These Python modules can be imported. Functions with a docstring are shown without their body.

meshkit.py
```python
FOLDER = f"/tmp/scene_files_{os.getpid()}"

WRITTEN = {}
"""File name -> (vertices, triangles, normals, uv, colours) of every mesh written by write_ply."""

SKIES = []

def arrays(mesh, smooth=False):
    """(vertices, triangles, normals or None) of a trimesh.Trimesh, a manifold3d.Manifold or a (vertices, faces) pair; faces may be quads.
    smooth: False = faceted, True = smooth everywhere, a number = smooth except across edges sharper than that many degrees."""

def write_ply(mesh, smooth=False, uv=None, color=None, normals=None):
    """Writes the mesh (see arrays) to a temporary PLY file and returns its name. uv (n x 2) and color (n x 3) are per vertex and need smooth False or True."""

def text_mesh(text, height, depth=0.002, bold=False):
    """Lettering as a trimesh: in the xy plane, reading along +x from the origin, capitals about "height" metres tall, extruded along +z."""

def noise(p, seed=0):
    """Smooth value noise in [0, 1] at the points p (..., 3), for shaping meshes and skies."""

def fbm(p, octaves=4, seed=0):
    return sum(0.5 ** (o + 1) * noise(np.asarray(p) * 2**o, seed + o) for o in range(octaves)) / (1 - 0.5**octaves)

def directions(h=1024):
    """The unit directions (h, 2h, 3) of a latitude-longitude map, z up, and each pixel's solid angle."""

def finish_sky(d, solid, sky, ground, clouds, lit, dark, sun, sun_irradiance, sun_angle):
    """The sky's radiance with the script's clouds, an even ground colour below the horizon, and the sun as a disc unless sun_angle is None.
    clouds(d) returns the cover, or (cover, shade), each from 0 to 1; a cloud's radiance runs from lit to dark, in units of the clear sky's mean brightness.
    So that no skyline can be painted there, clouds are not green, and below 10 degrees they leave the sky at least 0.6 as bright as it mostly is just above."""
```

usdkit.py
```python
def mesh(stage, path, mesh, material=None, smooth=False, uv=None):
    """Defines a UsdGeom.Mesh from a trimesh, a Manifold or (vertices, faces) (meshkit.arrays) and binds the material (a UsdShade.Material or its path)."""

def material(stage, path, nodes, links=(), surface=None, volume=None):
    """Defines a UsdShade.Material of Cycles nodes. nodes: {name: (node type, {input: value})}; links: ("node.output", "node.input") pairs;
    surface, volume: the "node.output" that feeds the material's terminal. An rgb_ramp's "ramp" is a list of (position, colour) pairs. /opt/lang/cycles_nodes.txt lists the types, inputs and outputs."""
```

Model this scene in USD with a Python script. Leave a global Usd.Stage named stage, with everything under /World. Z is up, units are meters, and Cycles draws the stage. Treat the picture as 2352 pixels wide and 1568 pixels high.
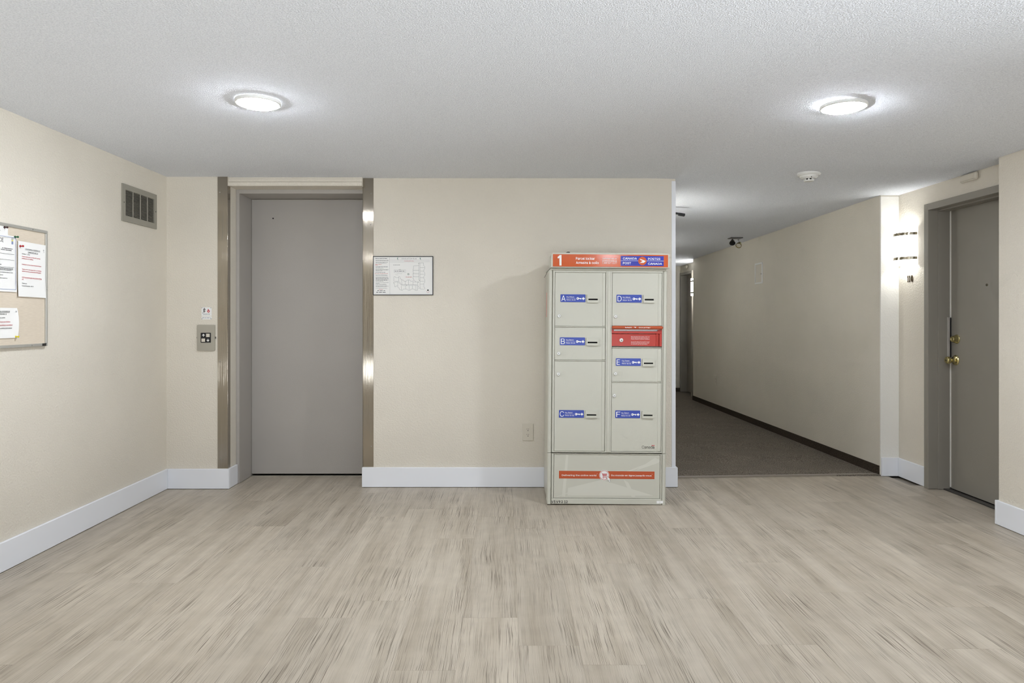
import math, random
import numpy as np, trimesh, shapely
from shapely.geometry import Polygon, Point, LineString, box as sbox
from shapely.ops import unary_union
import usdkit, meshkit
from pxr import Usd, UsdGeom, UsdLux, UsdShade, Gf, Sdf

random.seed(7)
stage = Usd.Stage.CreateInMemory()
UsdGeom.SetStageUpAxis(stage, 'Z'); UsdGeom.SetStageMetersPerUnit(stage, 1.0)
UsdGeom.Xform.Define(stage, '/World'); UsdGeom.Scope.Define(stage, '/World/Looks')

# ------------------------------------------------------------------ camera, light, exposure
EYE = 1.25                                   # eye height; the camera stands at x = 0, y = 0 and looks along +y
F, VX, VY = 1568.0, 1161.0, 730.0            # focal length and principal point in photo pixels
cam = UsdGeom.Camera.Define(stage, '/World/Camera')
cam.AddTranslateOp().Set(Gf.Vec3d(0, 0, EYE)); cam.AddRotateXOp().Set(90.0)
cam.CreateHorizontalApertureAttr(36.0); cam.CreateVerticalApertureAttr(24.0)
cam.CreateFocalLengthAttr(36.0 * F / 2352)
cam.CreateHorizontalApertureOffsetAttr(36.0 * (1176 - VX) / 2352)
cam.CreateVerticalApertureOffsetAttr(-36.0 * (784 - VY) / 2352)
cam.CreateClippingRangeAttr(Gf.Vec2f(0.05, 200)); cam.CreateFStopAttr(0.0)
cam.CreateExposureAttr(0.0)
LAMP, SHADE, BULB, UPLIGHT_RIGHT, UPLIGHT_REAR = 275.0, 2.5, 85.0, 17.6, 10.6   # radiances: ceiling lens, sconce glass, sconce bulb, added upward panels to the right and behind
# unseen upward light panels added to brighten the ceiling, outside the glazing
for name, at_, w_, h_, power in (('added_uplight_right', (7.9, -0.3, -0.1), 8.0, 9.0, UPLIGHT_RIGHT), ('added_uplight_rear', (0.25, -7.6, -0.1), 9.0, 8.0, UPLIGHT_REAR)):
    uplight = UsdLux.RectLight.Define(stage, '/World/' + name)
    uplight.AddTranslateOp().Set(Gf.Vec3d(*at_)); uplight.AddRotateXOp().Set(180.0)
    uplight.CreateWidthAttr(w_); uplight.CreateHeightAttr(h_); uplight.CreateIntensityAttr(power); uplight.CreateColorAttr(Gf.Vec3f(0.93, 0.98, 1.04))

# ------------------------------------------------------------------ helpers
def lin(*c):
    c = np.array(c, float) / 255
    return tuple(np.where(c <= 0.04045, c / 12.92, ((c + 0.055) / 1.055) ** 2.4))
NAMES = {}
def numbered(parent, name):
    k = (parent, name); n = NAMES.get(k, 0); NAMES[k] = n + 1
    return f'{parent}/{name}' + (f'_{n:03d}' if n else '')
def path(p): return '/World' if p is None else str(p.GetPath())
def tag(o, label=None, cat=None, group=None, kind=None):
    for k, v in (('label', label), ('category', cat), ('group', group), ('kind', kind)):
        if v: o.SetCustomDataByKey(k, v)
    return o
def obj(name, mesh, m, parent=None, smooth=False, label=None):
    if isinstance(mesh, (list, tuple)) and not isinstance(mesh[0], np.ndarray): mesh = trimesh.util.concatenate(list(mesh))
    o = usdkit.mesh(stage, numbered(path(parent), name), mesh, m, smooth).GetPrim()
    return tag(o, label) if label else o
def struct(name, mesh, m, label, cat, smooth=False):
    return tag(obj(name, mesh, m, None, smooth), label, cat, kind='structure')
# frames: local x runs right and y up as one faces the surface, z comes out of it
FRAMES = {'back': ((1, 0, 0), (0, 0, 1), (0, -1, 0)), 'left': ((0, 1, 0), (0, 0, 1), (1, 0, 0)),
          'right': ((0, -1, 0), (0, 0, 1), (-1, 0, 0)), 'up': ((1, 0, 0), (0, 1, 0), (0, 0, 1))}
def thing(name, loc, frame, label, cat, group=None, kind=None, roll=0.0):
    x = UsdGeom.Xform.Define(stage, numbered('/World', name))
    u, v, n = (np.array(a, float) for a in FRAMES[frame])
    c, s = math.cos(roll), math.sin(roll); u, v = u * c - v * s, u * s + v * c     # roll > 0 turns clockwise as seen
    x.AddTransformOp().Set(Gf.Matrix4d(*u, 0, *v, 0, *n, 0, *map(float, loc), 1))
    return tag(x.GetPrim(), label, cat, group, kind)
def copy_of(root, loc, frame, label, group=None):
    r = thing(root.GetName().rstrip('0123456789').rstrip('_'), loc, frame, label, root.GetCustomData()['category'], group)
    r.GetReferences().AddInternalReference(root.GetPath())
    op = UsdGeom.Xformable(r).GetOrderedXformOps()[0]
    u, v, n = FRAMES[frame]; op.Set(Gf.Matrix4d(*map(float, u), 0, *map(float, v), 0, *map(float, n), 0, *map(float, loc), 1))
    tag(r, label, None, group); r.SetInstanceable(True)
    return r
def box(x0, x1, y0, y1, z0, z1, c=0.0):
    x0, x1 = sorted((x0, x1)); y0, y1 = sorted((y0, y1)); z0, z1 = sorted((z0, z1))
    c = min(c, (x1 - x0) * .45, (y1 - y0) * .45, (z1 - z0) * .45)
    if c <= 0:
        m = trimesh.creation.box([x1 - x0, y1 - y0, z1 - z0]); m.apply_translation([(x0 + x1) / 2, (y0 + y1) / 2, (z0 + z1) / 2]); return m
    p = []
    for i in range(8):
        k = [(x0, x1)[i & 1], (y0, y1)[i >> 1 & 1], (z0, z1)[i >> 2 & 1]]
        d = [c if i & 1 == 0 else -c, c if i >> 1 & 1 == 0 else -c, c if i >> 2 & 1 == 0 else -c]
        for a in range(3):
            q = [k[b] + (0 if b == a else d[b]) for b in range(3)]; p.append(q)
    return trimesh.convex.convex_hull(np.array(p))
def ext(poly, z0, z1):
    ms = [trimesh.creation.extrude_polygon(g, z1 - z0, engine='earcut') for g in getattr(poly, 'geoms', [poly]) if g.area > 1e-12]
    m = trimesh.util.concatenate(ms); m.apply_translation([0, 0, z0]); return m
def rrect(x0, x1, y0, y1, r):
    return sbox(min(x0, x1) + r, min(y0, y1) + r, max(x0, x1) - r, max(y0, y1) - r).buffer(r, quad_segs=5)
def disc(x, y, r, q=8): return Point(x, y).buffer(r, quad_segs=q)
def lathe(profile, sections=40, axis='z', loc=(0, 0, 0)):
    m = trimesh.creation.revolve(np.array(profile, float), sections=sections)
    if m.volume < 0: m.invert()
    if axis == 'x': m.apply_transform(trimesh.transformations.rotation_matrix(math.pi / 2, [0, 1, 0]))
    m.apply_translation(loc); return m
def tube(a, b, r, n=12):
    return trimesh.creation.cylinder(radius=r, segment=[a, b], sections=n)
TEXTS = {}
def text(s, x, y, h, z=0.0, width=None, align='l', bold=False, d=0.0004):
    key = (s, bold)
    if key not in TEXTS: TEXTS[key] = meshkit.text_mesh(s, 1.0, 1.0, bold)
    m = TEXTS[key].copy(); b = m.bounds; w = b[1][0] - b[0][0]
    sx = width / w if width else h
    m.vertices = (m.vertices - [b[0][0], 0, 0]) * [sx, h, d]
    W = w * sx
    m.apply_translation([x - (0 if align == 'l' else W / 2 if align == 'c' else W), y, z]); return m
def dashes(rng, x0, x1, y, h, z, d=0.0004, fill=1.0):
    """A line of print too small to read: word-long strokes."""
    out, x, end = [], x0, x0 + (x1 - x0) * fill
    while x < end - h:
        w = min(h * rng.uniform(1.2, 5.0), end - x)
        out.append(box(x, x + w, y, y + h * rng.uniform(.75, 1.0), z, z + d)); x += w + h * .8
    return out
def strokes(lines, w, z, d=0.0004):
    return ext(unary_union([LineString(l).buffer(w / 2, cap_style=2, join_style=2) for l in lines]), z, z + d)

# ------------------------------------------------------------------ materials
def mat(name, nodes, links, surface='p.BSDF'): return usdkit.material(stage, '/World/Looks/' + name, nodes, links, surface)
def plain(name, rgb, rough=0.5, metal=0.0, spec=0.5, emit=0.0, ecol=(1, 1, 1)):
    d = {'base_color': lin(*rgb), 'roughness': rough, 'metallic': metal, 'specular_ior_level': spec}
    if emit: d.update(emission_color=ecol, emission_strength=emit)
    return mat(name, {'p': ('principled_bsdf', d)}, [])
def textured(name, rgb, rough, scale, dist, strength=1.0, vary=0.03, spec=0.3, detail=3.0, lo=.35, hi=.7):
    """Paint over a sprayed texture: fine bumps, and a slight unevenness of tone."""
    c = np.array(lin(*rgb))
    return mat(name, {
        'g': ('geometry', {}),
        'n': ('noise_texture', {'scale': scale, 'detail': detail, 'roughness': 0.55}),
        'm': ('map_range', {'from_min': lo, 'from_max': hi, 'clamp': True}),
        'b': ('bump', {'strength': strength, 'distance': dist}),
        'n2': ('noise_texture', {'scale': 1.7, 'detail': 3.0}),
        'r': ('rgb_ramp', {'ramp': [(0.3, tuple(c * (1 - vary))), (0.7, tuple(np.minimum(c * (1 + vary), 1)))]}),
        'p': ('principled_bsdf', {'roughness': rough, 'specular_ior_level': spec})},
        [('g.position', 'n.vector'), ('g.position', 'n2.vector'), ('n.fac', 'm.value'), ('m.result', 'b.height'), ('b.normal', 'p.normal'),
         ('n2.fac', 'r.fac'), ('r.color', 'p.base_color')])
M = {}
M['wall'] = textured('wall_paint', (222, 215, 201), .62, 95, .0014, .8)
M['wall_hall'] = textured('hall_wall_paint', (216, 210, 196), .62, 95, .0014, .8)
M['ceiling'] = mat('sprayed_ceiling', {            # sprayed aggregate: small lumps, self-shadow of their recesses painted in as darker speckle
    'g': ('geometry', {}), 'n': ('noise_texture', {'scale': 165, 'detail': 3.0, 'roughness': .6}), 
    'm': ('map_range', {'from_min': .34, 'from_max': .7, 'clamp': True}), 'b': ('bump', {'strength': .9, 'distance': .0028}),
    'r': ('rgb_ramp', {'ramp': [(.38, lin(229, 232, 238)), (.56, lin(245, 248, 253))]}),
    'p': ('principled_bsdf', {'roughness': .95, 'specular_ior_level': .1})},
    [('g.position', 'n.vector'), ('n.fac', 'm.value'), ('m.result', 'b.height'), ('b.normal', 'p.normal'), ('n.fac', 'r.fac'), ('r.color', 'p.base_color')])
M['trim_white'] = plain('white_trim_paint', (236, 238, 242), .42)
M['trim_cream'] = textured('cream_trim_paint', (238, 236, 229), .5, 95, .0012, .7)
M['white'] = plain('white_plastic', (232, 232, 228), .4)
M['ivory'] = plain('ivory_plastic', (214, 207, 192), .4)
M['grey_paint'] = textured('grey_door_paint', (172, 167, 160), .42, 160, .0004, .5, .03, .45)
M['grey_door'] = textured('apartment_door_paint', (142, 137, 127), .45, 160, .0004, .5, .03, .4)
M['locker'] = textured('locker_enamel', (200, 199, 186), .3, 210, .0003, .5, .01, .5)
M['locker_dark'] = plain('locker_gap', (96, 95, 88), .6)
M['black'] = plain('black_plastic', (22, 22, 24), .45)
M['dark'] = plain('dark_cavity', (14, 13, 12), .8)
M['orange'] = plain('orange_sign', (205, 92, 42), .12)
M['orange_matte'] = plain('orange_print', (190, 86, 50), .3)
M['red'] = plain('red_enamel', (186, 62, 52), .22)
M['blue'] = plain('blue_sign', (44, 52, 168), .2)
M['blue_label'] = plain('blue_label', (58, 78, 170), .25)
M['sign_white'] = plain('sign_white', (240, 240, 238), .35)
M['ink'] = plain('black_ink', (32, 31, 30), .6)
M['ink_grey'] = plain('grey_ink', (134, 134, 133), .6)
M['ink_red'] = plain('red_ink', (190, 66, 72), .6)
M['pale_red'] = plain('pale_red_sticker', (214, 160, 150), .4)
M['ink_green'] = plain('green_ink', (60, 110, 92), .6)
M['ink_blue'] = plain('blue_ink', (136, 146, 178), .6)
M['ink_soft'] = plain('faded_black_ink', (74, 73, 72), .6)
M['ink_yellow'] = plain('yellow_ink', (214, 208, 120), .6)
M['paper'] = plain('paper', (236, 235, 231), .75, spec=.2)
M['chrome'] = plain('chrome', (200, 200, 200), .12, 1.0)
M['lock'] = plain('lock_face', (226, 226, 222), .35, .35)
M['bronze'] = plain('dark_bronze', (84, 74, 60), .35, .8)
M['nickel'] = plain('polished_nickel', (168, 160, 140), .18, 1.0)
M['zinc'] = plain('zinc', (196, 196, 194), .3, 1.0)
M['brass'] = plain('brass', (208, 196, 142), .18, 1.0)
M['aluminium'] = plain('aluminium', (190, 188, 180), .38, 1.0)
M['frame_alu'] = plain('satin_frame', (186, 184, 176), .4, .4)
M['dark_steel'] = plain('dark_steel', (110, 110, 110), .3, 1.0)
M['vent'] = plain('vent_enamel', (150, 146, 134), .5)
M['strip'] = plain('transition_strip', (142, 134, 122), .4)
M['raised'] = plain('locker_print', (210, 209, 197), .3)
M['lamp_lens'] = plain('lit_lens', (255, 255, 255), .5, emit=LAMP, ecol=(.93, .98, 1.07))
M['shade'] = plain('lit_sconce_glass', (250, 248, 244), .4, emit=SHADE, ecol=(.97, .985, 1.0))
M['bulb'] = plain('lit_bulb', (255, 255, 255), .5, emit=BULB, ecol=(.97, .985, 1.0))
M['pin_green'], M['pin_red'] = plain('green_pin', (34, 92, 58), .25), plain('red_pin', (178, 38, 42), .25)
M['pin_yellow'], M['pin_brown'] = plain('yellow_pin', (222, 204, 32), .25), plain('brown_pin', (62, 34, 34), .3)
M['steel'] = mat('brushed_stainless', {
    'g': ('geometry', {}), 'mp': ('mapping', {'scale': (900, 900, 1.5)}), 'n': ('noise_texture', {'scale': 1.0, 'detail': 2.0}),
    'b': ('bump', {'strength': .8, 'distance': .0006}), 'n2': ('noise_texture', {'scale': 9.0, 'detail': 4.0}),
    'r': ('rgb_ramp', {'ramp': [(.35, (.07,) * 3), (.7, (.09,) * 3)]}),
    'p': ('principled_bsdf', {'base_color': lin(170, 162, 149), 'metallic': 1.0})},
    [('g.position', 'mp.vector'), ('mp.vector', 'n.vector'), ('n.fac', 'b.height'), ('b.normal', 'p.normal'), ('g.position', 'n2.vector'),
     ('n2.fac', 'r.fac'), ('r.color', 'p.roughness')])
M['cloth'] = mat('board_cloth', {
    'g': ('geometry', {}), 'mp': ('mapping', {'scale': (30, 30, 600)}), 'n': ('noise_texture', {'scale': 1.0, 'detail': 3.0}),
    'r': ('rgb_ramp', {'ramp': [(.3, lin(207, 194, 175)), (.7, lin(218, 206, 187))]}),
    'b': ('bump', {'strength': .3, 'distance': .0005}), 'p': ('principled_bsdf', {'roughness': .9, 'specular_ior_level': .15})},
    [('g.position', 'mp.vector'), ('mp.vector', 'n.vector'), ('n.fac', 'r.fac'), ('r.color', 'p.base_color'), ('n.fac', 'b.height'), ('b.normal', 'p.normal')])
M['carpet'] = mat('brown_carpet', {
    'g': ('geometry', {}), 'n': ('noise_texture', {'scale': 150, 'detail': 4.0, 'roughness': .7}), 'n2': ('noise_texture', {'scale': 5, 'detail': 3.0}),
    'r': ('rgb_ramp', {'ramp': [(.33, lin(62, 56, 50)), (.5, lin(118, 110, 99)), (.66, lin(168, 159, 146))]}),
    'r2': ('rgb_ramp', {'ramp': [(.3, (.88,) * 3), (.7, (1.0,) * 3)]}), 'x': ('mix', {'mix_type': 'multiply', 'fac': 1.0}),
    'b': ('bump', {'strength': .8, 'distance': .006}), 'p': ('principled_bsdf', {'roughness': .95, 'specular_ior_level': .05})},
    [('g.position', 'n.vector'), ('g.position', 'n2.vector'), ('n.fac', 'r.fac'), ('n2.fac', 'r2.fac'), ('r.color', 'x.color1'), ('r2.color', 'x.color2'),
     ('x.color', 'p.base_color'), ('n.fac', 'b.height'), ('b.normal', 'p.normal')])
M['carpet_base'] = mat('brown_carpet_base', {
    'g': ('geometry', {}), 'n': ('noise_texture', {'scale': 160, 'detail': 3.0}),
    'r': ('rgb_ramp', {'ramp': [(.35, lin(40, 34, 29)), (.65, lin(84, 74, 64))]}),
    'b': ('bump', {'strength': .6, 'distance': .004}), 'p': ('principled_bsdf', {'roughness': .95, 'specular_ior_level': .05})},
    [('g.position', 'n.vector'), ('n.fac', 'r.fac'), ('r.color', 'p.base_color'), ('n.fac', 'b.height'), ('b.normal', 'p.normal')])
def plank_look(i):
    """Limed oak: long pores along the board, denser in places, over broad bands of tone."""
    off = (i * 7.31, i * 3.77, 0.0); t = 1 + (-.035, .03, .0, -.015, .045, -.05, .015, -.025)[i]
    A, B, C = (tuple(np.array(lin(*c)) * t) for c in ((186, 176, 160), (165, 154, 137), (104, 94, 81)))
    return mat(f'oak_plank_{i}', {
        'g': ('geometry', {}), 'o': ('mapping', {'location': off}),
        'w': ('noise_texture', {'scale': 2.6, 'detail': 2.0}), 'ws': ('vector_math', {'math_type': 'scale', 'scale': .022}),
        'wa': ('vector_math', {'math_type': 'add'}),
        'm1': ('mapping', {'scale': (370, 2.9, 1)}), 'n1': ('noise_texture', {'scale': 1.0, 'detail': 3.0, 'roughness': .6}),
        'm2': ('mapping', {'scale': (13, .9, 1)}), 'n2': ('noise_texture', {'scale': 1.0, 'detail': 3.0}),
        'm3': ('mapping', {'scale': (7, 1.1, 1)}), 'n3': ('noise_texture', {'scale': 1.0, 'detail': 2.0}),
        'base': ('rgb_ramp', {'ramp': [(.3, B), (.62, A)]}),
        'pore': ('map_range', {'from_min': .465, 'from_max': .385, 'clamp': True}),
        'where': ('map_range', {'from_min': .40, 'from_max': .62, 'to_min': .15, 'to_max': .92, 'clamp': True}),
        'pw': ('math', {'math_type': 'multiply'}),
        'x': ('mix', {'mix_type': 'mix', 'color2': C}),
        'fine': ('map_range', {'from_min': .3, 'from_max': .7, 'to_min': .93, 'to_max': 1.05}),
        'n4': ('noise_texture', {'scale': 11.0, 'detail': 3.0}), 'cl': ('map_range', {'from_min': .35, 'from_max': .65, 'to_min': .95, 'to_max': 1.035, 'clamp': True}), 'fcl': ('math', {'math_type': 'multiply'}), 'fc': ('combine_color', {}), 'xf': ('mix', {'mix_type': 'multiply', 'fac': 1.0}),
        'b': ('bump', {'strength': .35, 'distance': .0012}),
        'p': ('principled_bsdf', {'roughness': .42, 'specular_ior_level': .4})},
        [('g.position', 'o.vector'), ('o.vector', 'w.vector'), ('w.color', 'ws.vector1'), ('o.vector', 'wa.vector1'), ('ws.vector', 'wa.vector2'),
         ('wa.vector', 'm1.vector'), ('wa.vector', 'm2.vector'), ('o.vector', 'm3.vector'), ('m1.vector', 'n1.vector'), ('m2.vector', 'n2.vector'), ('m3.vector', 'n3.vector'),
         ('n2.fac', 'base.fac'), ('n1.fac', 'pore.value'), ('n3.fac', 'where.value'), ('pore.result', 'pw.value1'), ('where.result', 'pw.value2'),
         ('base.color', 'x.color1'), ('pw.value', 'x.fac'), ('n1.fac', 'fine.value'), ('o.vector', 'n4.vector'), ('n4.fac', 'cl.value'), ('fine.result', 'fcl.value1'), ('cl.result', 'fcl.value2'), ('fcl.value', 'fc.r'), ('fcl.value', 'fc.g'), ('fcl.value', 'fc.b'),
         ('x.color', 'xf.color1'), ('fc.color', 'xf.color2'), ('xf.color', 'p.base_color'), ('n1.fac', 'b.height'), ('b.normal', 'p.normal')])
OAK = [plank_look(i) for i in range(8)]

# ------------------------------------------------------------------ the room
XL, XR, XD = -2.483, 2.985, 3.112            # left wall, right wall, wall of the apartment door
YB, YS, YH = 5.05, 5.00, 5.40                # back wall, its piece left of the lift, end of the hall's right wall
XH, HALL_END, HALL_CORNER = 2.969, 12.1, 10.8
TOP = 2.55
def smooth(t): t = np.clip(t, 0, 1); return t * t * (3 - 2 * t)
def ceil_z(x, y):                            # the ceiling dips towards the right and down the hall
    return 2.284 - .064 * smooth((np.asarray(x, float) - .9) / 1.9) - .042 * np.clip((np.asarray(y, float) - 5.4) / 5.4, 0, 1.3)
def hall_z(y): return .010 - .055 * np.clip((np.asarray(y, float) - 5.4) / 5.4, -.2, 1.3)
def sheet(xs, ys, zf, thick):
    """A slab with an uneven face: zf gives the face, thick its depth (negative: upwards)."""
    X, Y = np.meshgrid(xs, ys); Z = zf(X, Y); nx, ny = len(xs), len(ys)
    v = np.vstack([np.c_[X.ravel(), Y.ravel(), Z.ravel()], np.c_[X.ravel(), Y.ravel(), (Z - thick).ravel()]])
    f = []; N = nx * ny
    for j in range(ny - 1):
        for i in range(nx - 1):
            a, b, c, d = j * nx + i, j * nx + i + 1, (j + 1) * nx + i + 1, (j + 1) * nx + i
            f += [[a, b, c], [a, c, d], [N + a, N + c, N + b], [N + a, N + d, N + c]]
    rim = [i for i in range(nx)] + [j * nx + nx - 1 for j in range(1, ny)] + [(ny - 1) * nx + i for i in range(nx - 2, -1, -1)] + [j * nx for j in range(ny - 2, 0, -1)]
    for a, b in zip(rim, rim[1:] + rim[:1]): f += [[a, N + a, N + b], [a, N + b, b]]
    m = trimesh.Trimesh(v, f, process=False)
    if m.volume < 0: m.invert()
    return m

floor = struct('floor', box(-2.7, 3.6, -3.3, 5.62, -.2, -.0125), M['strip'], 'pale grey limed oak plank flooring across the lobby', 'floor')
PW, PL, X0 = .2285, 1.45, .737               # plank width and length; one seam
SEAM = {0: 3.041, -1: 3.478, -2: 3.912, -3: 2.606, -4: 2.849, -5: 2.423, -6: 3.02, -7: 2.847, -8: 3.433, -9: 3.681, -10: 2.649, -11: 3.221,
        -12: 3.912, -13: 3.35, -14: 4.27, -15: 3.1, 1: 2.613, 2: 3.494, 3: 3.111, 4: 2.58, 5: 2.954, 6: 3.192, 7: 3.77, 8: 2.71, 9: 4.79, 10: 3.34, 11: 3.9}
last = -1
for k in range(-15, 12):
    x0, x1 = max(X0 + k * PW, XL - .01), min(X0 + (k + 1) * PW, 3.33)
    end = 5.47 if -13 <= k <= 9 else 5.1
    y = SEAM[k] - PL * 5
    while y < end:
        a, b = max(y, -3.2), min(y + PL, end)
        if b - a > .02:
            i = random.choice([q for q in range(8) if q != last]); last = i
            obj('plank', box(x0 + .00012, x1 - .00012, a + .0002, b - .0002, -.0124, random.uniform(-.00025, .0), .0004), OAK[i], floor)
        y += PL
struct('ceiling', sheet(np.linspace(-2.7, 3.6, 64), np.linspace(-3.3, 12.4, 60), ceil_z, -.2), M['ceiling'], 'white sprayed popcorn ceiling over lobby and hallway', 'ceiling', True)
struct('wall_left', box(XL - .15, XL, -3.3, 5.6, 0, TOP), M['wall'], 'beige left wall carrying the notice board and vent', 'wall')
struct('wall_back_left', box(XL, -2.034, YS, 5.62, 0, TOP), M['wall'], 'narrow beige wall between the left corner and the grey lift door', 'wall')
struct('wall_back', ext(Polygon([(-1.053, YB), (1.256, YB), (1.256, 5.2), (-.9, 5.2), (-.9, 5.62), (-1.053, 5.62)]), 0, TOP), M['wall'], 'beige back wall behind the parcel locker', 'wall')
struct('wall_hall_left', box(1.106, 1.256, 5.2, HALL_END, -.1, TOP), M['wall_hall'], 'left wall of the hallway hidden behind the white corner', 'wall')
struct('wall_lintel', [box(-2.034, -1.053, 5.022, 5.16, 2.219, TOP), box(-2.034, -1.053, 5.008, 5.022, 2.219, 2.2475), box(-2.034, -1.053, 5.014, 5.022, 2.2505, 2.27)], M['wall'],
       'beige lintel with stepped edge above the grey lift door', 'lintel')
struct('wall_hall_right', box(XH, XD + .1, YH, HALL_CORNER, -.1, TOP), M['wall_hall'], 'long beige right wall of the carpeted hallway with pale end face', 'wall')
struct('trim_3', box(XH - .001, XD - .0005, YH - .003, YH + .012, .001, 2.21, .001), M['trim_cream'], 'off white end face of the hallway wall beside the sconce', 'end panel')
struct('wall_door_side', [box(XD, XD + .16, 5.03, YH, 0, TOP), box(XD, XD + .16, YH, 5.62, 0, TOP), box(XD, XD + .16, 4.13, 5.03, 2.08, TOP)], M['wall'], 'beige recessed wall around the 110 apartment door', 'wall')
struct('wall_right', [box(XR, 3.6, 2.0, 4.13, 0, TOP), box(XR, 3.3, -3.3, -2.6, 0, TOP), box(XR, 3.3, -2.6, 2.0, 2.2, TOP)], M['wall'], 'beige wall at the right edge, in front of the recessed door', 'wall')
struct('wall_hall_end', box(1.106, 3.4, HALL_END, HALL_END + .15, -.15, TOP), M['wall_hall'], 'narrow far end wall of the hallway', 'wall')
struct('wall_hall_recess', [box(XD, XD + .16, HALL_CORNER, 11.3, -.1, TOP), box(XD, XD + .16, 11.3, 12.09, 2.04, TOP)], M['wall_hall'], 'recessed beige wall with grey door at the hallway far end', 'wall')
struct('wall_rear', [box(-2.7, -2.08, -3.4, -3.2, 0, TOP), box(2.58, 3.3, -3.4, -3.2, 0, TOP), box(-2.08, 2.58, -3.4, -3.2, 2.2, TOP)], M['wall'], 'beige rear wall around the unseen glazing, behind the viewer', 'wall')
def pane_glass():
    return mat('unseen_glazing_glass', {'t': ('transparent_bsdf', {}), 'g': ('glossy_bsdf', {'roughness': .02}), 'f': ('fresnel', {'IOR': 1.45}), 'x': ('mix_closure', {})},
               [('f.fac', 'x.fac'), ('t.BSDF', 'x.closure1'), ('g.BSDF', 'x.closure2')], 'x.closure')
GLASS = pane_glass()
for i, (where, fr_, side) in enumerate((((3.14, -.3, 0), 'right', 'right'), ((.25, -3.3, 0), 'back', 'rear'))):  # unseen glazing, placed where the added uplights enter the room
    w = thing(f'window_{i + 1}', where, fr_, f'unseen aluminium framed glazing in the {side} wall, behind the viewer', 'window', kind='structure')
    obj('window_frame', [box(x - .03, x + .03, 0, 2.2, -.04, .04) for x in (-2.27, -1.135, 0, 1.135, 2.27)] + [box(-2.3, 2.3, z, z + .07, -.04, .04) for z in (0, 2.13)], M['aluminium'], w)
    for x in (-2.24, -1.105, .03, 1.165): obj('pane', box(x, x + 1.075, .07, 2.13, -.003, .003), GLASS, w)
struct('floor_hall', sheet(np.linspace(1.2, 3.3, 6), np.linspace(5.40, 12.3, 40), lambda x, y: hall_z(y) + 0 * x, .1), M['carpet'], 'dark brown carpet of the hallway', 'carpet', True)
edge0, edge1 = (1.256, 5.335), (XH + .01, 5.445)
v = ext(Polygon([edge0, edge1, (XH + .01, 5.47), (1.256, 5.47)]), 0.0004, .0098)
struct('floor_hall_edge', v, M['carpet'], 'front edge of the brown hallway carpet along the transition strip', 'carpet')
d = np.array(edge1) - edge0; d /= np.linalg.norm(d); q = np.array([d[1], -d[0]])
struct('trim_1', ext(Polygon([np.array(edge0) - q * .008, np.array(edge1) - q * .008, np.array(edge1) + q * .022, np.array(edge0) + q * .022]), .0005, .0125), M['strip'],
       'taupe transition strip between oak planks and brown carpet', 'transition strip')
struct('trim_2', [box(1.229, 1.2585, 5.0475, 5.08, .147, 2.262, .001), box(1.2555, 1.2585, 5.05, 5.11, .147, 2.262)], M['trim_white'], 'white corner bead at the right end of the back wall', 'corner trim')
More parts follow.
